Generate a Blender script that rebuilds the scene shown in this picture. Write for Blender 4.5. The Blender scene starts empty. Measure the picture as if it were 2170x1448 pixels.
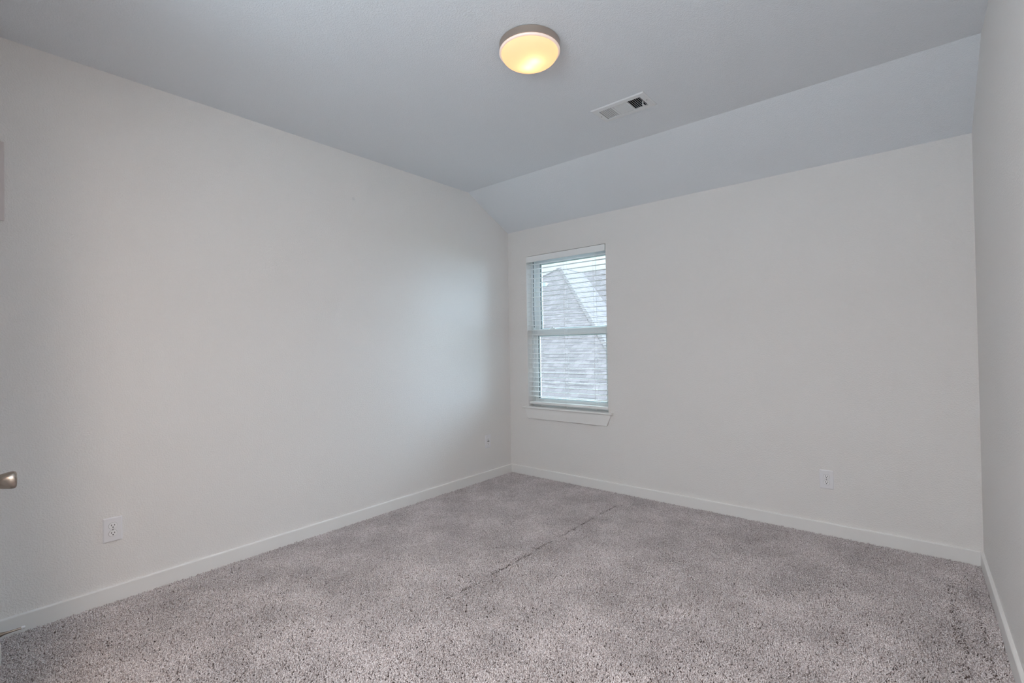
import bpy, bmesh, math, random
from mathutils import Vector, Matrix

random.seed(7)
S = bpy.context.scene
COL = S.collection

# ------------------------------------------------------------------ camera
F_PX = 1017.3843
cam_data = bpy.data.cameras.new('camera')
cam_data.sensor_fit = 'HORIZONTAL'
cam_data.sensor_width = 36.0
cam_data.lens = 36.0 * F_PX / 2170.0
cam_data.clip_start = 0.02
cam = bpy.data.objects.new('camera', cam_data)
COL.objects.link(cam)
r_ = Vector((0.76658436, 0.64192627, -0.01670586))
u_ = Vector((0.02048617, 0.00155462, 0.99978893))
f_ = Vector((-0.64181675, 0.76676479, 0.01195887))
M = Matrix.Identity(4)
for i in range(3):
    M[i][0], M[i][1], M[i][2] = r_[i], u_[i], -f_[i]
M[0][3], M[1][3], M[2][3] = 3.1983, -3.7797, 1.2745
cam.matrix_world = M
S.camera = cam

# ------------------------------------------------------------------ view, world, lights
S.view_settings.view_transform = 'Standard'
S.view_settings.look = 'None'
S.view_settings.exposure = 0.04
S.view_settings.gamma = 1.0
S.view_settings.use_curve_mapping = False
S.cycles.max_bounces = 10
S.cycles.diffuse_bounces = 7
S.cycles.transparent_max_bounces = 16
S.cycles.transmission_bounces = 10

W_ = bpy.data.worlds.new('overcast_sky')
S.world = W_
W_.use_nodes = True
wt = W_.node_tree                                   # overcast sky: the zenith brighter than the horizon
bg = wt.nodes['Background']
tcw = wt.nodes.new('ShaderNodeTexCoord')
sxyz = wt.nodes.new('ShaderNodeSeparateXYZ')
wt.links.new(tcw.outputs['Generated'], sxyz.inputs[0])
mrw = wt.nodes.new('ShaderNodeMapRange')
mrw.interpolation_type = 'SMOOTHSTEP'
mrw.inputs[1].default_value, mrw.inputs[2].default_value = 0.0, 1.0
mrw.inputs[3].default_value, mrw.inputs[4].default_value = 0.70, 9.0
wt.links.new(sxyz.outputs[2], mrw.inputs[0])
bg.inputs[0].default_value = (0.84, 0.96, 1.0, 1)
wt.links.new(mrw.outputs[0], bg.inputs[1])

sun = bpy.data.lights.new('sun', 'SUN')
sun.energy = 17.5
sun.angle = math.radians(70)           # sun behind thin cloud: very soft
sun.color = (0.60, 0.80, 1.0)
so = bpy.data.objects.new('sun', sun)
COL.objects.link(so)
so.location = (0, 0, 12)
so.rotation_euler = Vector((-0.57, -0.63, -0.37)).to_track_quat('-Z', 'Y').to_euler()

# unseen warm fill light, added near the ceiling behind the camera
rl = bpy.data.lights.new('rear_fill', 'AREA')
rl.shape = 'DISK'
rl.size = 0.36
rl.energy = 38
rl.color = (1.0, 0.82, 0.70)
ro = bpy.data.objects.new('rear_fill', rl)
COL.objects.link(ro)
ro.location = (2.88, -4.05, 2.66)

# unseen cool fill light, added to bounce off the ceiling behind the camera
ul = bpy.data.lights.new('upward_fill', 'AREA')
ul.shape = 'DISK'
ul.size = 1.3
ul.energy = 62
ul.color = (0.69, 0.88, 1.0)
uo = bpy.data.objects.new('upward_fill', ul)
COL.objects.link(uo)
uo.location = (2.5, -4.75, 1.6)
uo.rotation_euler = (math.radians(180), 0, 0)

# ------------------------------------------------------------------ dimensions
RW = 3.4754          # right wall x
H1, H2, SL = 2.4509, 2.7432, 0.5712
YN = -3.70           # near wall (closet door)
XA = 1.45            # the part of the room behind the camera starts here
YB = -5.60
HB, TB = 0.0794, 0.014
ZF = -0.012          # carpet backing
OX0, OX1, OZ0, OZ1 = 0.236, 1.127, 0.684, 2.178    # window opening

# ------------------------------------------------------------------ materials
def mat(name, col, rough=0.6, metal=0.0, spec=0.5):
    m = bpy.data.materials.new(name)
    m.use_nodes = True
    b = m.node_tree.nodes['Principled BSDF']
    b.inputs['Base Color'].default_value = (*col, 1)
    b.inputs['Roughness'].default_value = rough
    b.inputs['Metallic'].default_value = metal
    b.inputs['Specular IOR Level'].default_value = spec
    return m

def nd(m, t, **kw):
    n = m.node_tree.nodes.new(t)
    for k, v in kw.items():
        setattr(n, k, v)
    return n

def lk(m, a, b):
    m.node_tree.links.new(a, b)

def bumpy(m, scale, dist, strength=0.5, detail=3.0, smooth=None):
    tc = nd(m, 'ShaderNodeTexCoord')
    n = nd(m, 'ShaderNodeTexNoise')
    n.inputs['Scale'].default_value = scale
    n.inputs['Detail'].default_value = detail
    n.inputs['Roughness'].default_value = 0.55
    lk(m, tc.outputs['Object'], n.inputs['Vector'])
    h = n.outputs['Fac']
    if smooth:
        mr = nd(m, 'ShaderNodeMapRange', interpolation_type='SMOOTHSTEP')
        mr.inputs[1].default_value, mr.inputs[2].default_value = smooth
        lk(m, h, mr.inputs[0])
        h = mr.outputs[0]
    bp = nd(m, 'ShaderNodeBump')
    bp.inputs['Strength'].default_value = strength
    bp.inputs['Distance'].default_value = dist
    lk(m, h, bp.inputs['Height'])
    lk(m, bp.outputs[0], m.node_tree.nodes['Principled BSDF'].inputs['Normal'])
    return m

def mottled(m, c0, c1, scale, detail=3.0, lo=0.35, hi=0.65):
    tc = nd(m, 'ShaderNodeTexCoord')
    n = nd(m, 'ShaderNodeTexNoise')
    n.inputs['Scale'].default_value = scale
    n.inputs['Detail'].default_value = detail
    lk(m, tc.outputs['Object'], n.inputs['Vector'])
    r = nd(m, 'ShaderNodeValToRGB')
    r.color_ramp.elements[0].position, r.color_ramp.elements[1].position = lo, hi
    r.color_ramp.elements[0].color = (*c0, 1)
    r.color_ramp.elements[1].color = (*c1, 1)
    lk(m, n.outputs['Fac'], r.inputs[0])
    lk(m, r.outputs[0], m.node_tree.nodes['Principled BSDF'].inputs['Base Color'])
    return m

WALL_C = (0.80, 0.780, 0.764)
M_wall = bumpy(mat('wall_paint', WALL_C, 0.75, spec=0.25), 130, 0.0016, 0.55, 2.5, (0.38, 0.66))
M_ceil = bumpy(mat('ceiling_paint', (0.80, 0.826, 0.86), 0.8, spec=0.2), 150, 0.0016, 0.55, 2.5, (0.38, 0.66))
M_trim = bumpy(mat('trim_paint', (0.82, 0.81, 0.795), 0.38), 25, 0.0004, 0.2)
M_left = bumpy(mat('wall_paint_left', WALL_C, 0.75, spec=0.25), 130, 0.0016, 0.55, 2.5, (0.38, 0.66))
def add_smudge(m):            # a faint scuff high on the left wall
    tc = nd(m, 'ShaderNodeTexCoord')
    d = nd(m, 'ShaderNodeVectorMath', operation='DISTANCE')
    d.inputs[1].default_value = (0.0, -1.782, 2.406)
    lk(m, tc.outputs['Object'], d.inputs[0])
    mr = nd(m, 'ShaderNodeMapRange')
    mr.inputs[1].default_value, mr.inputs[2].default_value = 0.004, 0.018
    lk(m, d.outputs['Value'], mr.inputs[0])
    mx = nd(m, 'ShaderNodeMix', data_type='RGBA')
    mx.inputs[6].default_value = (0.71, 0.70, 0.69, 1)
    mx.inputs[7].default_value = (*WALL_C, 1)
    lk(m, mr.outputs[0], mx.inputs[0])
    lk(m, mx.outputs[2], m.node_tree.nodes['Principled BSDF'].inputs['Base Color'])
add_smudge(M_left)
M_plastic = bumpy(mat('outlet_plastic', (0.80, 0.79, 0.81), 0.35), 60, 0.0001, 0.1)
M_face = mat('receptacle_plastic', (0.84, 0.83, 0.84), 0.3)
M_dark = mat('dark_slot', (0.012, 0.011, 0.012), 0.6)
M_greybtn = mat('grey_button', (0.16, 0.16, 0.17), 0.5)
M_vinyl = bumpy(mat('white_vinyl', (0.80, 0.83, 0.84), 0.35), 40, 0.0002, 0.1)
M_gasket = mat('black_gasket', (0.015, 0.018, 0.02), 0.6)
M_slat = bumpy(mat('blind_slat', (0.86, 0.87, 0.87), 0.4), 30, 0.0002, 0.1)
M_cord = mat('white_cord', (0.78, 0.78, 0.78), 0.8)
M_vent = bumpy(mat('vent_enamel', (0.78, 0.79, 0.80), 0.4), 50, 0.0001, 0.1)
M_duct = mat('dark_duct', (0.03, 0.04, 0.055), 0.8)
M_screw = mat('screw_metal', (0.35, 0.34, 0.34), 0.4, 0.6)
M_nickel = bumpy(mat('satin_nickel', (0.55, 0.465, 0.40), 0.36, 1.0), 350, 0.0001, 0.15)
M_knob = bumpy(mat('satin_nickel_knob', (0.42, 0.36, 0.31), 0.27, 1.0), 300, 0.0001, 0.1)
M_lip = mat('glass_rim', (0.80, 0.70, 0.65), 0.35)
M_lip.node_tree.nodes['Principled BSDF'].inputs['Emission Color'].default_value = (1.0, 0.70, 0.54, 1)
M_lip.node_tree.nodes['Principled BSDF'].inputs['Emission Strength'].default_value = 0.32
M_rubber = mat('white_rubber', (0.82, 0.82, 0.83), 0.6)
M_panel = bumpy(mat('panel_enamel', (0.66, 0.60, 0.59), 0.5), 60, 0.0002, 0.1)
M_door = bumpy(mat('door_paint', (0.80, 0.79, 0.76), 0.4), 25, 0.0003, 0.15)

def glass_mat():
    m = bpy.data.materials.new('window_glass')
    m.use_nodes = True
    nt = m.node_tree
    nt.nodes.clear()
    out = nt.nodes.new('ShaderNodeOutputMaterial')
    tr = nt.nodes.new('ShaderNodeBsdfTransparent')
    tr.inputs[0].default_value = (0.95, 0.985, 0.985, 1)
    gl = nt.nodes.new('ShaderNodeBsdfGlossy')
    gl.inputs['Roughness'].default_value = 0.02
    fr = nt.nodes.new('ShaderNodeFresnel')
    fr.inputs[0].default_value = 1.45
    mx = nt.nodes.new('ShaderNodeMixShader')
    nt.links.new(fr.outputs[0], mx.inputs[0])
    nt.links.new(tr.outputs[0], mx.inputs[1])
    nt.links.new(gl.outputs[0], mx.inputs[2])
    nt.links.new(mx.outputs[0], out.inputs[0])
    return m
M_glass = glass_mat()

def emis(name, col, st):
    m = bpy.data.materials.new(name)
    m.use_nodes = True
    b = m.node_tree.nodes['Principled BSDF']
    b.inputs['Base Color'].default_value = (*col, 1)
    b.inputs['Emission Color'].default_value = (*col, 1)
    b.inputs['Emission Strength'].default_value = st
    return m

def dome_mat():               # frosted glass: lets the bulbs through, glows evenly
    m = bpy.data.materials.new('frosted_glass')
    m.use_nodes = True
    nt = m.node_tree
    nt.nodes.clear()
    out = nt.nodes.new('ShaderNodeOutputMaterial')
    tl = nt.nodes.new('ShaderNodeBsdfTranslucent')
    tl.inputs[0].default_value = (0.80, 0.66, 0.46, 1)
    df = nt.nodes.new('ShaderNodeBsdfDiffuse')
    df.inputs[0].default_value = (0.45, 0.42, 0.38, 1)
    mx = nt.nodes.new('ShaderNodeMixShader')
    mx.inputs[0].default_value = 0.4
    em = nt.nodes.new('ShaderNodeEmission')
    em.inputs[0].default_value = (1.0, 0.60, 0.31, 1)
    em.inputs[1].default_value = 0.60
    ad = nt.nodes.new('ShaderNodeAddShader')
    nt.links.new(tl.outputs[0], mx.inputs[1])
    nt.links.new(df.outputs[0], mx.inputs[2])
    nt.links.new(mx.outputs[0], ad.inputs[0])
    nt.links.new(em.outputs[0], ad.inputs[1])
    nt.links.new(ad.outputs[0], out.inputs[0])
    return m
M_dome = dome_mat()

def shingle_mat():
    """laminated shingles: per-tab tones, a shadow line under the thick tabs, thin joints"""
    m = mat('roof_shingles', (0.3, 0.28, 0.3), 0.9)
    uv = nd(m, 'ShaderNodeUVMap')
    uv.uv_map = 'UVMap'
    def brick(width, mortar, c1, c2, mc, freq, sq):
        br = nd(m, 'ShaderNodeTexBrick')
        br.offset, br.offset_frequency, br.squash, br.squash_frequency = 0.37, 2, sq, freq
        for k, v in (('Color1', c1), ('Color2', c2), ('Mortar', mc)):
            br.inputs[k].default_value = (*v, 1)
        for k, v in (('Scale', 1.0), ('Mortar Size', mortar), ('Mortar Smooth', 0.3), ('Bias', 0.0),
                     ('Brick Width', width), ('Row Height', 0.143)):
            br.inputs[k].default_value = v
        lk(m, uv.outputs[0], br.inputs['Vector'])
        return br
    b1 = brick(0.23, 0.004, (0.132, 0.116, 0.130), (0.090, 0.079, 0.089), (0.050, 0.043, 0.048), 3, 0.7)
    b2 = brick(0.31, 0.0, (1, 1, 1), (0, 0, 0), (0, 0, 0), 2, 0.8)
    sp = nd(m, 'ShaderNodeSeparateXYZ')
    lk(m, uv.outputs[0], sp.inputs[0])
    def mth(op, a, b=None):
        x = nd(m, 'ShaderNodeMath', operation=op)
        for i, v in enumerate((a, b)):
            if v is None:
                continue
            if isinstance(v, (int, float)):
                x.inputs[i].default_value = v
            else:
                lk(m, v, x.inputs[i])
        return x.outputs[0]
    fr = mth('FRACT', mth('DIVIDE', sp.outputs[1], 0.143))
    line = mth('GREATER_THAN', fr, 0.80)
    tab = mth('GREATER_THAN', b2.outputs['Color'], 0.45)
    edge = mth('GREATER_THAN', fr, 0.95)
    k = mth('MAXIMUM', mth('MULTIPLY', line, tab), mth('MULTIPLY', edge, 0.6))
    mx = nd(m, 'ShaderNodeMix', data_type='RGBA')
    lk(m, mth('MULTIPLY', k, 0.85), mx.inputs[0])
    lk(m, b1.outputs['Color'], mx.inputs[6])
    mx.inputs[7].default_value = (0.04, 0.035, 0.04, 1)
    b = m.node_tree.nodes['Principled BSDF']
    lk(m, mx.outputs[2], b.inputs['Base Color'])
    ns = nd(m, 'ShaderNodeTexNoise')
    ns.inputs['Scale'].default_value = 90
    lk(m, uv.outputs[0], ns.inputs['Vector'])
    bp = nd(m, 'ShaderNodeBump')
    bp.inputs['Distance'].default_value = 0.006
    bp.inputs['Strength'].default_value = 0.5
    lk(m, ns.outputs['Fac'], bp.inputs['Height'])
    lk(m, bp.outputs[0], b.inputs['Normal'])
    return m
M_shingle = shingle_mat()
M_cap = mottled(mat('hip_shingle', (0.42, 0.40, 0.42), 0.9), (0.095, 0.085, 0.095), (0.13, 0.12, 0.13), 9)
M_brick = mottled(mat('house_brick', (0.45, 0.33, 0.27), 0.9), (0.36, 0.27, 0.23), (0.50, 0.40, 0.33), 3)
M_fascia = mat('grey_fascia', (0.36, 0.41, 0.47), 0.6)
M_grass = mottled(mat('lawn', (0.12, 0.2, 0.07), 0.95), (0.08, 0.15, 0.05), (0.18, 0.26, 0.09), 4)

# ------------------------------------------------------------------ mesh helpers
def obj(name, bm, m, parent=None, smooth=None):
    me = bpy.data.meshes.new(name)
    bm.normal_update()
    bm.to_mesh(me)
    bm.free()
    o = bpy.data.objects.new(name, me)
    COL.objects.link(o)
    for mm in (m if isinstance(m, (list, tuple)) else [m]):
        me.materials.append(mm)
    if parent:
        o.parent = parent
    if smooth is not None:
        me.shade_smooth()
        if smooth < 179:
            me.set_sharp_from_angle(angle=math.radians(smooth))
    return o

def thing(name, label, cat, loc=(0, 0, 0), rotz=0.0, group=None):
    o = bpy.data.objects.new(name, None)
    COL.objects.link(o)
    o.location = loc
    o.rotation_euler = (0, 0, rotz)
    o.empty_display_size = 0.05
    tag(o, label, cat, group)
    return o

def tag(o, label, cat, group=None):
    o['label'] = label
    o['category'] = cat
    if group:
        o['group'] = group

def structure(o, label, cat):
    o['kind'] = 'structure'
    tag(o, label, cat)
    return o

def box(bm, x0, x1, y0, y1, z0, z1, bev=0.0):
    vs = [bm.verts.new(p) for p in ((x0, y0, z0), (x1, y0, z0), (x1, y1, z0), (x0, y1, z0),
                                    (x0, y0, z1), (x1, y0, z1), (x1, y1, z1), (x0, y1, z1))]
    fs = [bm.faces.new([vs[i] for i in q]) for q in
          ((3, 2, 1, 0), (4, 5, 6, 7), (0, 1, 5, 4), (1, 2, 6, 5), (2, 3, 7, 6), (3, 0, 4, 7))]
    if bev > 0:
        es = list({e for f in fs for e in f.edges})
        bmesh.ops.bevel(bm, geom=es, offset=bev, segments=2, affect='EDGES', profile=0.5)
    return bm

def prism(bm, pts, vec):
    """closed polygon pts (3D, planar) extruded along vec"""
    v = Vector(vec)
    a = [bm.verts.new(p) for p in pts]
    b = [bm.verts.new(Vector(p) + v) for p in pts]
    n = len(pts)
    bm.faces.new(a[::-1])
    bm.faces.new(b)
    for i in range(n):
        bm.faces.new((a[i], a[(i + 1) % n], b[(i + 1) % n], b[i]))
    bmesh.ops.recalc_face_normals(bm, faces=bm.faces[:])
    return bm

def lathe(bm, prof, seg=64, axis='Z', origin=(0, 0, 0), cap0=False, cap1=False):
    """prof: list of (r, h)"""
    o = Vector(origin)
    rings = []
    for r, h in prof:
        if r < 1e-6:
            p = {'Z': (0, 0, h), 'Y': (0, h, 0), 'X': (h, 0, 0)}[axis]
            rings.append([bm.verts.new(o + Vector(p))])
            continue
        ring = []
        for i in range(seg):
            t = 2 * math.pi * i / seg
            c, s = r * math.cos(t), r * math.sin(t)
            p = {'Z': (c, s, h), 'Y': (c, h, s), 'X': (h, c, s)}[axis]
            ring.append(bm.verts.new(o + Vector(p)))
        rings.append(ring)
    for a, b in zip(rings, rings[1:]):
        if len(a) == 1 and len(b) == 1:
            continue
        for i in range(seg):
            j = (i + 1) % seg
            if len(a) == 1:
                bm.faces.new((a[0], b[j], b[i]))
            elif len(b) == 1:
                bm.faces.new((a[i], a[j], b[0]))
            else:
                bm.faces.new((a[i], a[j], b[j], b[i]))
    if cap0 and len(rings[0]) > 1:
        bm.faces.new(rings[0][::-1])
    if cap1 and len(rings[-1]) > 1:
        bm.faces.new(rings[-1])
    bmesh.ops.recalc_face_normals(bm, faces=bm.faces[:])
    return bm

def tube(bm, pts, r, seg=6):
    pts = [Vector(p) for p in pts]
    rings = []
    for i, p in enumerate(pts):
        d = (pts[min(i + 1, len(pts) - 1)] - pts[max(i - 1, 0)]).normalized()
        a = d.orthogonal().normalized()
        b = d.cross(a)
        rings.append([bm.verts.new(p + a * r * math.cos(t) + b * r * math.sin(t))
                      for t in [2 * math.pi * k / seg for k in range(seg)]])
    for A, B in zip(rings, rings[1:]):
        for i in range(seg):
            bm.faces.new((A[i], A[(i + 1) % seg], B[(i + 1) % seg], B[i]))
    bm.faces.new(rings[0][::-1])
    bm.faces.new(rings[-1])
    bmesh.ops.recalc_face_normals(bm, faces=bm.faces[:])
    return bm

NB = bmesh.new

# ------------------------------------------------------------------ room shell
WT = 0.14
# left wall (gable shaped towards the window wall)
bm = NB()
prism(bm, [(0, YN - 0.12, ZF - 0.02), (0, 0, ZF - 0.02), (0, 0, H1), (0, -SL, H2), (0, YN - 0.12, H2)], (-WT, 0, 0))
structure(obj('wall_left', bm, M_left), 'long off-white textured wall on the left, sloping down at its far end', 'wall')
# right wall
bm = NB()
prism(bm, [(RW, YB, ZF - 0.02), (RW, 0, ZF - 0.02), (RW, 0, H1), (RW, -SL, H2), (RW, YB, H2)], (WT, 0, 0))
structure(obj('wall_right', bm, M_wall), 'off-white wall seen edge-on at the right border', 'wall')
# window wall
bm = NB()
Y1 = 0.20
zb = ZF - 0.02
box(bm, -WT, OX0, 0, Y1, zb, H1 + 0.10)
box(bm, OX1, RW + WT, 0, Y1, zb, H1 + 0.10)
box(bm, OX0, OX1, 0, Y1, zb, OZ0)
box(bm, OX0, OX1, 0, Y1, OZ1, H1 + 0.10)
structure(obj('wall_back', bm, M_wall), 'off-white textured window wall facing the camera on the right', 'wall')
# ceiling: flat part with a duct opening for the vent, then the sloped part
VX0, VX1, VY0, VY1 = 1.7135, 1.9925, -1.130, -0.998
bm = NB()
xs = [-WT, VX0, VX1, RW + WT]
ys = [YB - WT, VY0, VY1, -SL]
for i in range(3):
    for j in range(3):
        if i == 1 and j == 1:
            continue
        vs = [bm.verts.new(p) for p in ((xs[i], ys[j], H2), (xs[i], ys[j + 1], H2),
                                        (xs[i + 1], ys[j + 1], H2), (xs[i + 1], ys[j], H2))]
        bm.faces.new(vs)
sy, sz = 0.02, H1 - 0.02 * (H2 - H1) / SL
vs = [bm.verts.new(p) for p in ((-WT, -SL, H2), (-WT, sy, sz), (RW + WT, sy, sz), (RW + WT, -SL, H2))]
bm.faces.new(vs)
bmesh.ops.remove_doubles(bm, verts=bm.verts[:], dist=1e-5)
bmesh.ops.recalc_face_normals(bm, faces=bm.faces[:])
for f in bm.faces:
    if f.normal.z > 0:
        f.normal_flip()
# closed upper side so that the ceiling has thickness
top = bmesh.ops.duplicate(bm, geom=bm.faces[:])
nf = [g for g in top['geom'] if isinstance(g, bmesh.types.BMFace)]
nv = [g for g in top['geom'] if isinstance(g, bmesh.types.BMVert)]
for v in nv:
    v.co.z += 0.16
for f in nf:
    f.normal_flip()
for (a, b, c, d) in (((VX0, VY0), (VX1, VY0), 0, 0), ((VX1, VY0), (VX1, VY1), 0, 0),
                     ((VX1, VY1), (VX0, VY1), 0, 0), ((VX0, VY1), (VX0, VY0), 0, 0)):
    bm.faces.new([bm.verts.new(p) for p in ((*a, H2), (*b, H2), (*b, H2 + 0.16), (*a, H2 + 0.16))])
structure(obj('ceiling', bm, M_ceil), 'white textured ceiling, flat then sloping down to the window wall', 'ceiling')
# near wall (closet) just outside the left edge of the photo, and the room behind the camera
bm = NB()
box(bm, -WT, 0.30, YN - 0.12, -3.63, zb, H2)
box(bm, 0.30, 0.40, YN - 0.12, YN, zb, H2)
box(bm, 1.312, XA, YN - 0.12, YN, zb, H2)
box(bm, 0.40, 1.312, YN - 0.12, YN, 2.06, H2)
structure(obj('wall_near', bm, M_wall), 'off-white wall holding the closet door at the left edge', 'wall')
bm = NB()
box(bm, XA - 0.12, XA, YB, YN - 0.12, zb, H2)
structure(obj('wall_side', bm, M_wall), 'off-white side wall behind the camera', 'wall')
bm = NB()
box(bm, XA - 0.12, RW + WT, YB - WT, YB, zb, H2)
structure(obj('wall_rear', bm, M_wall), 'off-white rear wall behind the camera', 'wall')
# floor slab
bm = NB()
box(bm, -WT, RW + WT, YB - WT, Y1, -0.14, ZF - 0.004)
structure(obj('floor', bm, mat('subfloor', (0.3, 0.25, 0.2), 0.9)), 'floor slab under the carpet', 'floor')

# ------------------------------------------------------------------ baseboards
def base_profile(bm, p0, p1, inward):
    """baseboard with an eased top edge between two floor points"""
    a, b, n = Vector(p0), Vector(p1), Vector(inward)
    sec = [(0, ZF), (TB, ZF), (TB, HB - 0.005), (TB - 0.0012, HB - 0.002), (TB - 0.004, HB), (0, HB)]
    A = [bm.verts.new((a + n * d) + Vector((0, 0, z))) for d, z in sec]
    B = [bm.verts.new((b + n * d) + Vector((0, 0, z))) for d, z in sec]
    k = len(sec)
    for i in range(k):
        bm.faces.new((A[i], A[(i + 1) % k], B[(i + 1) % k], B[i]))
    bm.faces.new(A[::-1])
    bm.faces.new(B)
    bmesh.ops.recalc_face_normals(bm, faces=bm.faces[:])
bm = NB(); base_profile(bm, (0, -3.63, 0), (0, 0, 0), (1, 0, 0))
structure(obj('baseboard_left', bm, M_trim), 'cream white baseboard along the left wall', 'baseboard')
bm = NB(); base_profile(bm, (TB, 0, 0), (RW - TB, 0, 0), (0, -1, 0))
structure(obj('baseboard_back', bm, M_trim), 'cream white baseboard under the window wall', 'baseboard')
bm = NB(); base_profile(bm, (RW, 0, 0), (RW, YB, 0), (-1, 0, 0))
structure(obj('baseboard_right', bm, M_trim), 'cream white baseboard along the right wall', 'baseboard')
bm = NB(); base_profile(bm, (TB, -3.63, 0), (0.30, -3.63, 0), (0, 1, 0))
structure(obj('baseboard_near', bm, M_trim), 'short white baseboard at the left edge behind the door stop', 'baseboard')

# ------------------------------------------------------------------ carpet
def carpet_material():
    m = mat('carpet_yarn', (0.6, 0.55, 0.55), 0.95, spec=0.1)
    g = nd(m, 'ShaderNodeNewGeometry')
    n1 = nd(m, 'ShaderNodeTexNoise'); n1.inputs['Scale'].default_value = 210; n1.inputs['Detail'].default_value = 2
    n2 = nd(m, 'ShaderNodeTexNoise'); n2.inputs['Scale'].default_value = 3.2; n2.inputs['Detail'].default_value = 5
    n2.inputs['Roughness'].default_value = 0.65
    lk(m, g.outputs['Position'], n1.inputs['Vector'])
    lk(m, g.outputs['Position'], n2.inputs['Vector'])
    r = nd(m, 'ShaderNodeValToRGB')
    e = r.color_ramp.elements
    e[0].position, e[1].position = 0.33, 0.62
    e[0].color = (0.335, 0.284, 0.278, 1)
    e[1].color = (0.85, 0.795, 0.80, 1)
    lk(m, n1.outputs['Fac'], r.inputs[0])
    mr = nd(m, 'ShaderNodeMapRange')
    mr.inputs[1].default_value, mr.inputs[2].default_value = 0.35, 0.65
    mr.inputs[3].default_value, mr.inputs[4].default_value = 0.80, 1.08  # light and dark patches of leaning pile, put into the yarn colour
    lk(m, n2.outputs['Fac'], mr.inputs[0])
    mx = nd(m, 'ShaderNodeVectorMath', operation='SCALE')
    lk(m, r.outputs[0], mx.inputs[0])
    lk(m, mr.outputs[0], mx.inputs['Scale'])
    lk(m, mx.outputs[0], m.node_tree.nodes['Principled BSDF'].inputs['Base Color'])
    return m
M_carpet = carpet_material()
M_backing = mat('carpet_backing', (0.13, 0.10, 0.095), 0.95)

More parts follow.
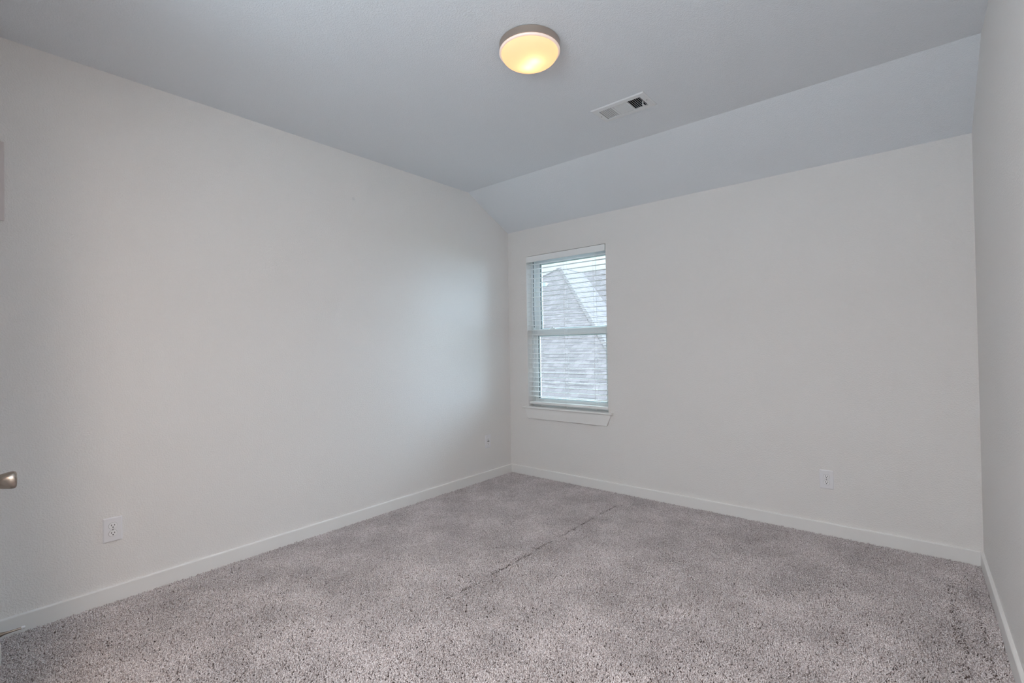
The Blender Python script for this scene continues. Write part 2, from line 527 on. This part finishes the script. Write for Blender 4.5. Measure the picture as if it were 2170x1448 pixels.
def carpet_nodes():
    ng = bpy.data.node_groups.new('cut_pile', 'GeometryNodeTree')
    ng.interface.new_socket('Geometry', in_out='INPUT', socket_type='NodeSocketGeometry')
    ng.interface.new_socket('Geometry', in_out='OUTPUT', socket_type='NodeSocketGeometry')
    N, L = ng.nodes, ng.links
    def n(t, **kw):
        x = N.new(t)
        for k, v in kw.items():
            setattr(x, k, v)
        return x
    gi, go = n('NodeGroupInput'), n('NodeGroupOutput')
    dist = n('GeometryNodeDistributePointsOnFaces')
    dist.inputs['Density'].default_value = 46000
    L.new(gi.outputs[0], dist.inputs['Mesh'])
    # tuft: a short tapered strand
    cone = n('GeometryNodeMeshCone')
    cone.fill_type = 'NGON'
    cone.inputs['Vertices'].default_value = 5
    cone.inputs['Side Segments'].default_value = 1
    cone.inputs['Radius Top'].default_value = 0.0019
    cone.inputs['Radius Bottom'].default_value = 0.0022
    cone.inputs['Depth'].default_value = 0.0135
    sm = n('GeometryNodeSetMaterial')
    sm.inputs['Material'].default_value = M_carpet
    L.new(cone.outputs['Mesh'], sm.inputs['Geometry'])
    sh = n('GeometryNodeSetShadeSmooth')
    L.new(sm.outputs[0], sh.inputs[0])
    # lean: a drifting direction plus jitter
    pos = n('GeometryNodeInputPosition')
    sep = n('ShaderNodeSeparateXYZ')
    L.new(pos.outputs[0], sep.inputs[0])
    nz = n('ShaderNodeTexNoise')
    nz.inputs['Scale'].default_value = 2.6
    nz.inputs['Detail'].default_value = 3.0
    L.new(pos.outputs[0], nz.inputs['Vector'])
    sub = n('ShaderNodeVectorMath', operation='SUBTRACT')
    sub.inputs[1].default_value = (0.5, 0.5, 0.5)
    L.new(nz.outputs['Color'], sub.inputs[0])
    scl = n('ShaderNodeVectorMath', operation='MULTIPLY')
    scl.inputs[1].default_value = (2.2, 2.2, 0.0)
    L.new(sub.outputs[0], scl.inputs[0])
    rv = n('FunctionNodeRandomValue', data_type='FLOAT_VECTOR')
    rv.inputs['Min'].default_value = (-1.0, -1.0, 0.0)
    rv.inputs['Max'].default_value = (1.0, 1.0, 6.283)
    add = n('ShaderNodeVectorMath', operation='ADD')
    L.new(scl.outputs[0], add.inputs[0])
    L.new(rv.outputs[0], add.inputs[1])
    # furrows in the pile: x position, half width, y range
    def mth(op, a, b=None, c=None):
        x = n('ShaderNodeMath', operation=op)
        for i, v in enumerate((a, b, c)):
            if v is None:
                continue
            if isinstance(v, (int, float)):
                x.inputs[i].default_value = v
            else:
                L.new(v, x.inputs[i])
        return x.outputs[0]
    wob = n('ShaderNodeTexNoise'); wob.inputs['Scale'].default_value = 5.0
    L.new(pos.outputs[0], wob.inputs['Vector'])
    wobv = mth('MULTIPLY', mth('SUBTRACT', wob.outputs['Fac'], 0.5), 0.05)
    br = n('ShaderNodeTexNoise'); br.inputs['Scale'].default_value = 9.0
    L.new(pos.outputs[0], br.inputs['Vector'])
    xw = mth('ADD', sep.outputs['X'], wobv)
    total = None
    for (xc, hw, y0, y1, thr, dp) in ((1.350, 0.0125, -2.12, -0.29, 0.45, 0.90), (3.322, 0.020, -1.9, -0.40, 0.47, 0.68),
                                  (3.408, 0.0100, -1.9, -0.33, 0.43, 0.75)):
        inx = mth('LESS_THAN', mth('ABSOLUTE', mth('SUBTRACT', xw, xc)), hw)
        iny = mth('MULTIPLY', mth('GREATER_THAN', sep.outputs['Y'], y0), mth('LESS_THAN', sep.outputs['Y'], y1))
        f = mth('MULTIPLY', mth('MULTIPLY', inx, iny), mth('MULTIPLY', mth('GREATER_THAN', br.outputs['Fac'], thr), dp))
        total = f if total is None else mth('MAXIMUM', total, f)
    hgt = mth('SUBTRACT', 1.0, mth('MULTIPLY', total, 1.0))
    rs = n('FunctionNodeRandomValue', data_type='FLOAT')
    rs.inputs[2].default_value = 0.75
    rs.inputs[3].default_value = 1.25
    sc = n('ShaderNodeCombineXYZ')
    L.new(rs.outputs[1], sc.inputs[0])
    L.new(rs.outputs[1], sc.inputs[1])
    L.new(mth('MULTIPLY', rs.outputs[1], hgt), sc.inputs[2])
    inst = n('GeometryNodeInstanceOnPoints')
    L.new(dist.outputs['Points'], inst.inputs['Points'])
    L.new(sh.outputs[0], inst.inputs['Instance'])
    e2r = n('FunctionNodeEulerToRotation')
    L.new(add.outputs[0], e2r.inputs[0])
    L.new(e2r.outputs[0], inst.inputs['Rotation'])
    L.new(sc.outputs[0], inst.inputs['Scale'])
    jn = n('GeometryNodeJoinGeometry')
    L.new(gi.outputs[0], jn.inputs[0])
    L.new(inst.outputs[0], jn.inputs[0])
    L.new(jn.outputs[0], go.inputs[0])
    return ng
bm = NB()
bm.faces.new([bm.verts.new(p) for p in ((TB, -3.72, ZF), (RW - TB, -3.72, ZF), (RW - TB, -TB, ZF), (TB, -TB, ZF))])
bm.faces.new([bm.verts.new(p) for p in ((XA, YB, ZF), (RW - TB, YB, ZF), (RW - TB, -3.72, ZF), (XA, -3.72, ZF))])
carpet = obj('carpet', bm, M_backing)
carpet['kind'] = 'stuff'
tag(carpet, 'mottled grey-brown cut pile carpet covering the whole floor', 'carpet')
gm = carpet.modifiers.new('cut_pile', 'NODES')
gm.node_group = carpet_nodes()

# ------------------------------------------------------------------ window
win = bpy.data.objects.new('window_1', None)
COL.objects.link(win)
win.location = ((OX0 + OX1) / 2, 0.10, OZ0)
structure(win, 'white single-hung vinyl window in the back wall, left of its middle', 'window')
WO = Vector(win.location)
def wobj(name, bm, m, parent=win, smooth=None):
    for v in bm.verts:
        v.co -= WO
    return obj(name, bm, m, parent, smooth)
def ring(bm, x0, x1, z0, z1, y0, y1, wl, wr, wb, wt, bev=0.002):
    box(bm, x0, x0 + wl, y0, y1, z0, z1, bev)
    box(bm, x1 - wr, x1, y0, y1, z0, z1, bev)
    box(bm, x0 + wl, x1 - wr, y0, y1, z0, z0 + wb, bev)
    box(bm, x0 + wl, x1 - wr, y0, y1, z1 - wt, z1, bev)
bm = NB()
ring(bm, OX0, OX1, OZ0, OZ1, 0.074, 0.175, 0.024, 0.024, 0.03, 0.03)
box(bm, OX0 + 0.024, OX0 + 0.028, 0.112, 0.120, OZ0 + 0.03, OZ1 - 0.03)      # track ribs
box(bm, OX1 - 0.028, OX1 - 0.024, 0.112, 0.120, OZ0 + 0.03, OZ1 - 0.03)
wobj('window_frame', bm, M_vinyl)
# black pile strip in the empty track above the lower sash
bm = NB()
box(bm, OX0 + 0.024, OX0 + 0.028, 0.080, 0.084, 1.47, OZ1 - 0.03)
box(bm, OX1 - 0.028, OX1 - 0.024, 0.080, 0.084, 1.47, OZ1 - 0.03)
wobj('weather_strip', bm, M_gasket)
def sash(name, x0, x1, z0, z1, y0, y1, ws, wb, wt):
    bm = NB()
    wr = ws - 0.014
    ring(bm, x0, x1, z0, z1, y0, y1, ws, wr, wb, wt)
    s = wobj(name, bm, M_vinyl)
    gx0, gx1, gz0, gz1 = x0 + ws, x1 - wr, z0 + wb, z1 - wt
    ym = (y0 + y1) / 2
    bm = NB()
    box(bm, gx0, gx0 + 0.003, ym - 0.006, ym - 0.003, gz0, gz1)
    box(bm, gx1 - 0.002, gx1, ym - 0.007, ym - 0.003, gz0, gz1)
    wobj('gasket', bm, M_gasket, s)
    bm = NB()
    ring(bm, gx0, gx1, gz0, gz1, ym + 0.003, ym + 0.012, 0.016, 0.016, 0.010, 0.010, 0.001)
    wobj('glazing_stop', bm, M_vinyl, s)
    bm = NB()
    box(bm, gx0 + 0.002, gx1 - 0.002, ym - 0.002, ym + 0.002, gz0 + 0.002, gz1 - 0.002)
    wobj('pane', bm, M_glass, s)
    return s
up = sash('upper_sash', OX0 + 0.026, OX1 - 0.026, 1.405, OZ1 - 0.028, 0.121, 0.158, 0.046, 0.045, 0.040)
lo = sash('lower_sash', OX0 + 0.026, OX1 - 0.026, OZ0 + 0.028, 1.447, 0.081, 0.118, 0.040, 0.045, 0.062)
bm = NB()
box(bm, 0.455, 0.52, 0.072, 0.10, 1.447, 1.455, 0.002)
lathe(bm, [(0.012, 1.455), (0.012, 1.463), (0.008, 1.466), (0, 1.466)], 20, 'Z', (0.487, 0.087, 0))
wobj('sash_lock', bm, M_vinyl)
# stool (inside sill) and apron
bm = NB()
SX0, SX1 = 0.1760, 1.1725
prism(bm, [(SX0, -0.024, 0.666), (SX0 + 0.003, -0.030, 0.666), (SX1 - 0.003, -0.030, 0.666), (SX1, -0.024, 0.666),
           (SX1, 0.0, 0.666), (OX1, 0.0, 0.666), (OX1, 0.074, 0.666), (OX0, 0.074, 0.666), (OX0, 0.0, 0.666), (SX0, 0.0, 0.666)],
      (0, 0, 0.0185))
es = [e for e in bm.edges if all(v.co.y < -0.02 for v in e.verts) and abs(e.verts[0].co.z - e.verts[1].co.z) < 1e-4]
bmesh.ops.bevel(bm, geom=es, offset=0.006, segments=3, affect='EDGES', profile=0.5)
wobj('sill', bm, M_trim)
bm = NB()
prism(bm, [(0.2060, -0.018, 0.666), (1.1560, -0.018, 0.666), (1.1180, -0.018, 0.567), (0.2385, -0.018, 0.567)], (0, 0.018, 0))
es = [e for e in bm.edges if all(v.co.y < -0.017 for v in e.verts)]
bmesh.ops.bevel(bm, geom=es, offset=0.002, segments=1, affect='EDGES')
wobj('apron', bm, M_trim)

# ------------------------------------------------------------------ blind
bl = thing('window_blind', 'white horizontal slat blind hanging open inside the window', 'blind', (0.68, 0.03, OZ1 - 0.001))
BO = Vector(bl.location)
def bobj(name, bm, m, parent=bl, smooth=None):
    for v in bm.verts:
        v.co -= BO
    return obj(name, bm, m, parent, smooth)
BX0, BX1 = 0.2430, 1.1180
bm = NB()
box(bm, 0.2375, 1.1185, 0.0, 0.008, 2.1165, OZ1 - 0.0035, 0.001)
bobj('valance', bm, M_slat)
bm = NB()
box(bm, BX0, BX1, 0.008, 0.060, 2.128, OZ1 - 0.003, 0.001)
bobj('head_rail', bm, M_slat)
SD, ST = 0.050, 0.0028
def slat(z):
    bm = NB()
    n = 6
    tp, bt = [], []
    for i in range(n + 1):
        t = i / n
        y = 0.008 + SD * t
        crown = 0.0022 * (1 - (2 * t - 1) ** 2)
        tl = (0.5 - t) * -0.0015
        tp.append((y, z + crown + tl + ST / 2))
        bt.append((y, z + crown + tl - ST / 2))
    sec = tp + bt[::-1]
    prism(bm, [(BX0, y, zz) for y, zz in sec], (BX1 - BX0, 0, 0))
    return bm
for k in range(29):
    bobj('slat', slat(2.0960 - 0.04684 * k), M_slat, smooth=35)
bm = NB()
box(bm, BX0 + 0.002, BX1 + 0.002, 0.006, 0.060, 0.708, 0.733, 0.004)
bobj('bottom_rail', bm, M_slat, smooth=35)
for cx in (0.385, 0.678, 0.995):
    bm = NB()
    tube(bm, [(cx, 0.0065, 0.72), (cx, 0.0065, 2.13)], 0.0009)
    tube(bm, [(cx, 0.0600, 0.72), (cx, 0.0600, 2.13)], 0.0009)
    bobj('ladder_cord', bm, M_cord)
    bm = NB()
    lathe(bm, [(0, 0.694), (0.005, 0.695), (0.007, 0.700), (0.006, 0.706), (0.003, 0.709), (0, 0.709)], 14, 'Z', (cx, 0.022, 0))
    bobj('cord_button', bm, M_slat, smooth=60)
bm = NB()
tube(bm, [(1.022, -0.002, 2.13), (1.0215, 0.001, 1.95), (1.022, 0.0015, 1.90)], 0.0011)
bobj('lift_cord', bm, M_cord)

# ------------------------------------------------------------------ outlets
def rounded(w, h, r, seg=5):
    pts = []
    for (cx, cz, a0) in ((w / 2 - r, h / 2 - r, 0), (-w / 2 + r, h / 2 - r, 90), (-w / 2 + r, -h / 2 + r, 180), (w / 2 - r, -h / 2 + r, 270)):
        for i in range(seg + 1):
            a = math.radians(a0 + 90 * i / seg)
            pts.append((cx + r * math.cos(a), cz + r * math.sin(a)))
    return pts
def loft(bm, loops):
    """loops: list of (list of (x,z), y); closes the last"""
    rs = [[bm.verts.new((x, y, z)) for x, z in pts] for pts, y in loops]
    for a, b in zip(rs, rs[1:]):
        k = len(a)
        for i in range(k):
            bm.faces.new((a[i], a[(i + 1) % k], b[(i + 1) % k], b[i]))
    bm.faces.new(rs[-1])
    bm.faces.new(rs[0][::-1])
    bmesh.ops.recalc_face_normals(bm, faces=bm.faces[:])
PW, PH = 0.0785, 0.1241
def plate(bm):
    loft(bm, [(rounded(PW, PH, 0.003), 0.0), (rounded(PW, PH, 0.003), -0.0022),
              (rounded(PW - 0.002, PH - 0.002, 0.003), -0.0042), (rounded(PW - 0.010, PH - 0.010, 0.003), -0.0062)])
def oval(w, h, seg=28):
    pts = []
    for i in range(seg * 2):
        t = math.pi * i / seg
        pts.append((w / 2 * math.cos(t), max(-h / 2, min(h / 2, w / 2 * math.sin(t)))))
    return pts
def shift(pts, dx, dz):
    return [(x + dx, z + dz) for x, z in pts]
def slots(bm, zc, y, w=0.0064):
    for sx, sh in ((-w, 0.0085), (w, 0.0068)):
        loft(bm, [(shift(rounded(0.0026, sh, 0.0003, 1), sx, zc + 0.0035), y + 0.002), (shift(rounded(0.0026, sh, 0.0003, 1), sx, zc + 0.0035), y - 0.0003)])
    loft(bm, [(shift(rounded(0.0055, 0.0052, 0.0024, 3), 0, zc - 0.0068), y + 0.002), (shift(rounded(0.0055, 0.0052, 0.0024, 3), 0, zc - 0.0068), y - 0.0003)])
def duplex(label, loc, rotz):
    t = thing('wall_outlet', label, 'outlet', loc, rotz, 'duplex wall outlets')
    bm = NB(); plate(bm)
    obj('cover_plate', bm, M_plastic, t)
    for zc in (0.0195, -0.0195):
        bm = NB()
        loft(bm, [(shift(oval(0.0362, 0.0306), 0, zc), -0.004), (shift(oval(0.0362, 0.0306), 0, zc), -0.00635)])
        gap = bm
        g = obj('receptacle_gap', gap, M_greybtn, t)
        bm = NB()
        loft(bm, [(shift(oval(0.0348, 0.0292), 0, zc), -0.004), (shift(oval(0.0348, 0.0292), 0, zc), -0.0078), (shift(oval(0.0336, 0.0280), 0, zc), -0.0084)])
        rc = obj('receptacle', bm, M_face, t)
        bm = NB(); slots(bm, zc, -0.0084)
        obj('slots', bm, M_dark, rc)
    bm = NB()
    lathe(bm, [(0.0034, -0.005), (0.0034, -0.0068), (0.0022, -0.0076), (0, -0.0077)], 16, 'Y')
    obj('screw', bm, M_screw, t)
    return t
OZ = 0.3655
duplex('white duplex outlet on the left wall nearest the camera, above the baseboard', (0.0, -3.2028, 0.3673), math.radians(90))
duplex('white duplex outlet on the window wall, right of the window and low down', (2.7355, 0.0, 0.363), 0.0)
t = thing('wall_outlet', 'small white outlet with dark centre buttons on the left wall beside the far corner', 'outlet', (0.0, -0.351, 0.3637), math.radians(90))
bm = NB(); plate(bm)
obj('cover_plate', bm, M_plastic, t)
bm = NB()
loft(bm, [(rounded(0.034, 0.068, 0.002), -0.004), (rounded(0.034, 0.068, 0.002), -0.0072), (rounded(0.0325, 0.0665, 0.002), -0.0078)])
rc = obj('receptacle', bm, M_face, t)
for zc in (0.0195, -0.0215):
    bm = NB(); slots(bm, zc, -0.0078)
    obj('slots', bm, M_dark, rc)
bm = NB(); box(bm, -0.0105, -0.0035, -0.0095, -0.006, -0.0060, 0.0075, 0.0006)
obj('button', bm, M_dark, rc)
bm = NB(); box(bm, 0.0025, 0.0105, -0.0095, -0.006, -0.0060, 0.0075, 0.0006)
obj('button', bm, M_greybtn, rc)

# ------------------------------------------------------------------ ceiling light
LX, LY = 1.80, -1.94
LR = 0.146
lt = thing('ceiling_light', 'round flush-mount ceiling light with satin nickel band and glowing frosted dome', 'ceiling light', (LX, LY, H2))
bm = NB()
lathe(bm, [(0.0, -0.001), (LR - 0.004, -0.001), (LR, -0.004), (LR, -0.036), (LR - 0.003, -0.0375), (LR - 0.010, -0.0375), (LR - 0.010, -0.006), (0.0, -0.006)], 96)
obj('band', bm, M_nickel, lt, 40)
bm = NB()
lathe(bm, [(LR - 0.0095, -0.0375), (LR - 0.001, -0.0378), (LR + 0.0012, -0.0410), (LR + 0.0008, -0.0450), (LR - 0.003, -0.0485), (LR - 0.008, -0.0495), (LR - 0.0105, -0.0470), (LR - 0.0095, -0.0375)], 96)
obj('rim', bm, M_lip, lt, 60)
bm = NB()
DR, DD = LR - 0.0088, 0.052
prof = [(DR, -0.043)] + [(DR * math.cos(a) ** 0.58, -0.0455 - DD * math.sin(a)) for a in [math.radians(6 * i) for i in range(0, 15)]] + [(0.0, -0.0455 - DD)]
lathe(bm, prof, 96)
obj('glass_dome', bm, M_dome, lt, 180)
for sx in (-0.05, 0.05):
    bm = NB()
    bmesh.ops.create_uvsphere(bm, u_segments=20, v_segments=12, radius=0.022)
    for v in bm.verts:
        v.co += Vector((sx * 0.55, -sx * 0.2 + 0.01, -0.062))
    obj('bulb', bm, emis('bulb_glow', (1.0, 0.78, 0.50), 10.0), lt, 180)

# ------------------------------------------------------------------ ceiling vent
VC = ((VX0 + VX1) / 2, (VY0 + VY1) / 2)
vt = thing('ceiling_vent', 'white rectangular air vent with three banks of louvres in the ceiling', 'vent', (VC[0], VC[1], H2))
FW, FD = 0.3480, 0.1980
IW, ID = 0.279, 0.132
bm = NB()
def frame_ring(bm, w0, d0, z0, w1, d1, z1):
    a = [bm.verts.new(p) for p in ((-w0 / 2, -d0 / 2, z0), (w0 / 2, -d0 / 2, z0), (w0 / 2, d0 / 2, z0), (-w0 / 2, d0 / 2, z0))]
    b = [bm.verts.new(p) for p in ((-w1 / 2, -d1 / 2, z1), (w1 / 2, -d1 / 2, z1), (w1 / 2, d1 / 2, z1), (-w1 / 2, d1 / 2, z1))]
    for i in range(4):
        bm.faces.new((a[i], a[(i + 1) % 4], b[(i + 1) % 4], b[i]))
frame_ring(bm, FW, FD, -0.0005, FW, FD, -0.003)
frame_ring(bm, FW, FD, -0.003, FW - 0.012, FD - 0.012, -0.0075)
frame_ring(bm, FW - 0.012, FD - 0.012, -0.0075, IW - 0.008, ID - 0.008, -0.0075)
frame_ring(bm, IW - 0.008, ID - 0.008, -0.0075, IW - 0.006, ID - 0.006, 0.0005)
BK = [-(IW - 0.008) / 2, -0.0475, 0.0475, (IW - 0.008) / 2]
for x in BK[1:3]:
    box(bm, x - 0.004, x + 0.004, -ID / 2 + 0.003, ID / 2 - 0.003, -0.0075, 0.001)
obj('frame', bm, M_vent, vt)
def louvre(bm, p0, p1, lean, chord=0.0135, th=0.0008):
    """blade from p0 to p1; lean = horizontal drift of its lower edge"""
    a, b, l = Vector(p0), Vector(p1), Vector(lean)
    d = (b - a).normalized()
    zz = Vector((0, 0, 1))
    tdir = l.normalized()
    pts = []
    for t in (0, 0.35, 0.7, 1.0):
        pts.append(l * (t ** 1.6) - zz * chord * t)
    sec = pts + [p + tdir * th for p in pts[::-1]]
    A = [bm.verts.new(a + s) for s in sec]
    B = [bm.verts.new(b + s) for s in sec]
    k = len(sec)
    for i in range(k):
        bm.faces.new((A[i], A[(i + 1) % k], B[(i + 1) % k], B[i]))
    bm.faces.new(A[::-1]); bm.faces.new(B)
    bmesh.ops.recalc_face_normals(bm, faces=bm.faces[:])
hd = ID / 2 - 0.004
nl = 7
for i in range(nl):                                    # left bank, blowing left
    x = BK[0] + (BK[1] - 0.004 - BK[0]) * (i + 0.9) / nl
    bm = NB(); louvre(bm, (x, -hd, -0.001), (x, hd, -0.001), (-0.0046, 0, 0), 0.0055)
    obj('louvre', bm, M_vent, vt)
for i in range(nl):                                    # right bank, blowing right
    x = BK[2] + 0.004 + (BK[3] - BK[2] - 0.004) * (i + 0.1) / nl
    bm = NB(); louvre(bm, (x, -hd, -0.001), (x, hd, -0.001), (0.0050, 0, 0), 0.0055)
    obj('louvre', bm, M_vent, vt)
for i in range(10):                                    # middle bank, blowing towards the window
    y = -hd + 2 * hd * (i + 0.2) / 10
    bm = NB(); louvre(bm, (BK[1] + 0.004, y, -0.001), (BK[2] - 0.004, y, -0.001), (0, 0.0045, 0), 0.0052)
    obj('louvre', bm, M_vent, vt)
bm = NB()
box(bm, -IW / 2, IW / 2, -ID / 2, ID / 2, 0.10, 0.11)
for (a, b, c, d) in ((-IW / 2, -IW / 2 + 0.002, -ID / 2, ID / 2), (IW / 2 - 0.002, IW / 2, -ID / 2, ID / 2),
                     (-IW / 2, IW / 2, -ID / 2, -ID / 2 + 0.002), (-IW / 2, IW / 2, ID / 2 - 0.002, ID / 2)):
    box(bm, a, b, c, d, 0.001, 0.10)
obj('duct', bm, M_duct, vt)
bm = NB()
box(bm, BK[3] - 0.014, BK[3] - 0.008, 0.004, 0.008, -0.022, 0.0)
box(bm, BK[3] - 0.016, BK[3] - 0.006, 0.002, 0.026, -0.024, -0.021, 0.0008)
obj('damper_lever', bm, M_vent, vt)
for sx in (-1, 1):
    bm = NB()
    lathe(bm, [(0.0035, -0.007), (0.0035, -0.0085), (0.002, -0.0095), (0, -0.0095)], 14, 'Z', (sx * (FW / 2 - 0.020), -0.004 * sx, 0))
    obj('screw', bm, M_screw, vt)

# ------------------------------------------------------------------ closet door with knob, door stop, panel
bm = NB()
box(bm, 0.402, 1.310, -3.746, -3.710, 0.004, 2.055, 0.001)
dr = structure(obj('door_1', bm, M_door), 'white closet door seen edge-on at the left border, only its knob showing', 'door')
KX, KZ, KY = 1.248, 0.925, -3.710
bm = NB()
lathe(bm, [(0.0, 0.0), (0.031, 0.0), (0.031, 0.004), (0.028, 0.008), (0.016, 0.010), (0.0125, 0.014)], 48, 'Y', (KX, KY, KZ))
obj('rose', bm, M_knob, dr, 45)
bm = NB()
lathe(bm, [(0.0125, 0.010), (0.0128, 0.016), (0.0140, 0.023), (0.0168, 0.031), (0.0196, 0.039), (0.0220, 0.048), (0.0236, 0.056),
           (0.0243, 0.062), (0.0239, 0.0665), (0.0222, 0.0695), (0.0180, 0.0712), (0.0090, 0.0722), (0.0, 0.0724)], 64, 'Y', (KX, KY, KZ))
obj('knob', bm, M_knob, dr, 180)

SXp, SZp = 0.092, 0.047
ds = thing('door_stop', 'metal door stop with white rubber tip in front of the left baseboard', 'door stop', (SXp, -3.616, SZp))
bm = NB()
lathe(bm, [(0.0, 0.0), (0.0120, 0.0), (0.0120, 0.002), (0.0108, 0.006), (0.0082, 0.014), (0.0062, 0.024), (0.0050, 0.038), (0.0046, 0.060), (0.0046, 0.0735), (0.0, 0.0735)], 32, 'Y')
obj('post', bm, M_knob, ds, 40)
bm = NB()
lathe(bm, [(0.0, 0.073), (0.0058, 0.073), (0.0062, 0.075), (0.0062, 0.083), (0.0052, 0.0855), (0.0, 0.086)], 28, 'Y')
obj('rubber_tip', bm, M_rubber, ds, 40)

bm = NB()
box(bm, 0.0, 0.010, -3.627, -3.5845, 1.893, 2.258, 0.003)
pn = obj('wall_panel', bm, M_panel)
tag(pn, 'narrow pinkish grey cover high on the left wall at the left border', 'panel')

# ------------------------------------------------------------------ outside: the neighbouring house
PM = 0.7002                                   # roof pitch
d_ = f_ + r_ * ((1187 - 1085) / F_PX) - u_ * ((567 - 724) / F_PX)
P = Vector((3.1983, -3.7797, 1.2745)) + d_ * 19.0
ZE = -0.45                                    # eave height
hs = thing('neighbouring_house', 'neighbouring house with a hipped grey shingle roof outside the window', 'house', (P.x, P.y, -3.0))
HO = Vector(hs.location)
dl = (P.z - ZE) / PM                          # plan distance from peak to eave
LR_ = 1.25 * 19 / 14                          # ridge length to the cross wing
WX = 5.5                                      # how far the wing reaches to the right
R2 = P + Vector((0, LR_, 0))
def roof_face(bm, pts, uax, uv):
    """pts in world; UV in metres along the eave direction uax and up the slope"""
    vs = [bm.verts.new(Vector(p) - HO) for p in pts]
    f = bm.faces.new(vs)
    f.normal_update()
    if f.normal.z < 0:
        f.normal_flip()
    n = f.normal
    ux = Vector(uax)
    vy = n.cross(ux)
    for l in f.loops:
        w = l.vert.co
        l[uv].uv = (w.dot(ux), w.dot(vy))
bm = NB()
uv = bm.loops.layers.uv.new('UVMap')
eA0, eA1 = P + Vector((-dl, -dl, -dl * PM)), P + Vector((dl, -dl, -dl * PM))
roof_face(bm, [P, eA0, eA1], (1, 0, 0), uv)                                                  # hip end facing us
vB = R2 + Vector((dl, -dl, -dl * PM))
roof_face(bm, [P, eA1, vB, R2], (0, 1, 0), uv)                                               # right slope up to the valley
wr = R2 + Vector((dl + WX, 0, 0))
we = wr + Vector((0, -dl, -dl * PM))
roof_face(bm, [R2, vB, we, wr], (1, 0, 0), uv)                                               # cross wing facing us
roof_face(bm, [R2, wr, wr + Vector((0, dl, -dl * PM)), R2 + Vector((-dl, dl, -dl * PM))], (1, 0, 0), uv)
roof_face(bm, [P, R2, R2 + Vector((-dl, dl, -dl * PM)), eA0], (0, 1, 0), uv)
obj('roof', bm, M_shingle, hs)
# hip caps: overlapping bent shingles down the right-hand hip and along the ridge
def caps(bm, a, b, wid, step, d1, d2):
    a, b = Vector(a), Vector(b)
    n = int((b - a).length / step)
    ax = (b - a).normalized()
    for i in range(n):
        p = a + ax * step * i
        q = p + ax * step * 1.15
        lift0, lift1 = Vector((0, 0, 0.010)), Vector((0, 0, 0.020))
        l0, c0, r0 = p + d1 * wid + lift0, p + lift0 * 1.4, p + d2 * wid + lift0
        l1, c1, r1 = q + d1 * wid + lift1, q + lift1 * 1.4, q + d2 * wid + lift1
        v = [bm.verts.new(x - HO) for x in (l0, c0, r0, l1, c1, r1)]
        bm.faces.new((v[0], v[1], v[4], v[3]))
        bm.faces.new((v[1], v[2], v[5], v[4]))
        w = [bm.verts.new(x - HO - Vector((0, 0, 0.018))) for x in (l1, c1, r1)]
        bm.faces.new((v[3], v[4], w[1], w[0]))
        bm.faces.new((v[4], v[5], w[2], w[1]))
s3 = math.sqrt(2) / 2
dA = Vector((-s3, -s3 * 0.0, 0)) ; 
bm = NB()
dnA = Vector((-1, 0, 0)).normalized()                 # along face A, level
dnB = Vector((0, 1, 0))                               # along the right slope, level
caps(bm, P, eA1, 0.13, 0.15, dnA, dnB)
obj('hip_cap', bm, M_cap, hs)
bm = NB()
caps(bm, P, eA0, 0.13, 0.15, Vector((1, 0, 0)), Vector((0, 1, 0)))
obj('hip_cap', bm, M_cap, hs)
bm = NB()
dwL, dwR = Vector((-1, 0, -PM)).normalized(), Vector((1, 0, -PM)).normalized()
caps(bm, P, R2, 0.14, 0.15, dwL, dwR)
obj('ridge_cap', bm, M_cap, hs)
bm = NB()
bw = dl - 0.35
box(bm, P.x - bw - HO.x, P.x + bw - HO.x, P.y - bw - HO.y, P.y + dl - HO.y, 0.0, ZE + 0.2 - HO.z)
box(bm, P.x + bw - HO.x, R2.x + dl + WX - 0.3 - HO.x, R2.y - bw - HO.y, R2.y + bw - HO.y, 0.0, ZE + 0.2 - HO.z)
obj('wall', bm, M_brick, hs)
bm = NB()
for (a, b) in ((eA0, eA1), (eA1, vB), (vB, we)):
    dd = (b - a).normalized()
    nn = Vector((dd.y, -dd.x, 0))
    q = [a - HO, b - HO, b - HO + nn * 0.10, a - HO + nn * 0.10]
    prism(bm, [p - Vector((0, 0, 0.12)) for p in q], (0, 0, 0.13))
obj('gutter', bm, M_fascia, hs)
# small grey box on the front slope, standing in for another roof's eave
def on_A(u, v):
    d = f_ + r_ * ((u - 1085) / F_PX) - u_ * ((v - 724) / F_PX)
    c = Vector((3.1983, -3.7797, 1.2745))
    n = Vector((0, -PM, 1))
    return c + d * ((P - c).dot(n) / d.dot(n))
q = on_A(1151, 608) - HO
bm = NB()
box(bm, q.x - 0.35, q.x + 0.13, q.y - 0.02, q.y + 0.36, q.z - 0.05, q.z + 0.14, 0.005)
rv_ = obj('roof_box', bm, M_fascia, hs)

bm = NB()
bm.faces.new([bm.verts.new(p) for p in ((-40, 0.6, -3.0), (30, 0.6, -3.0), (30, 60, -3.0), (-40, 60, -3.0))])
gr = structure(obj('ground', bm, M_grass), 'lawn far below between the houses', 'ground')
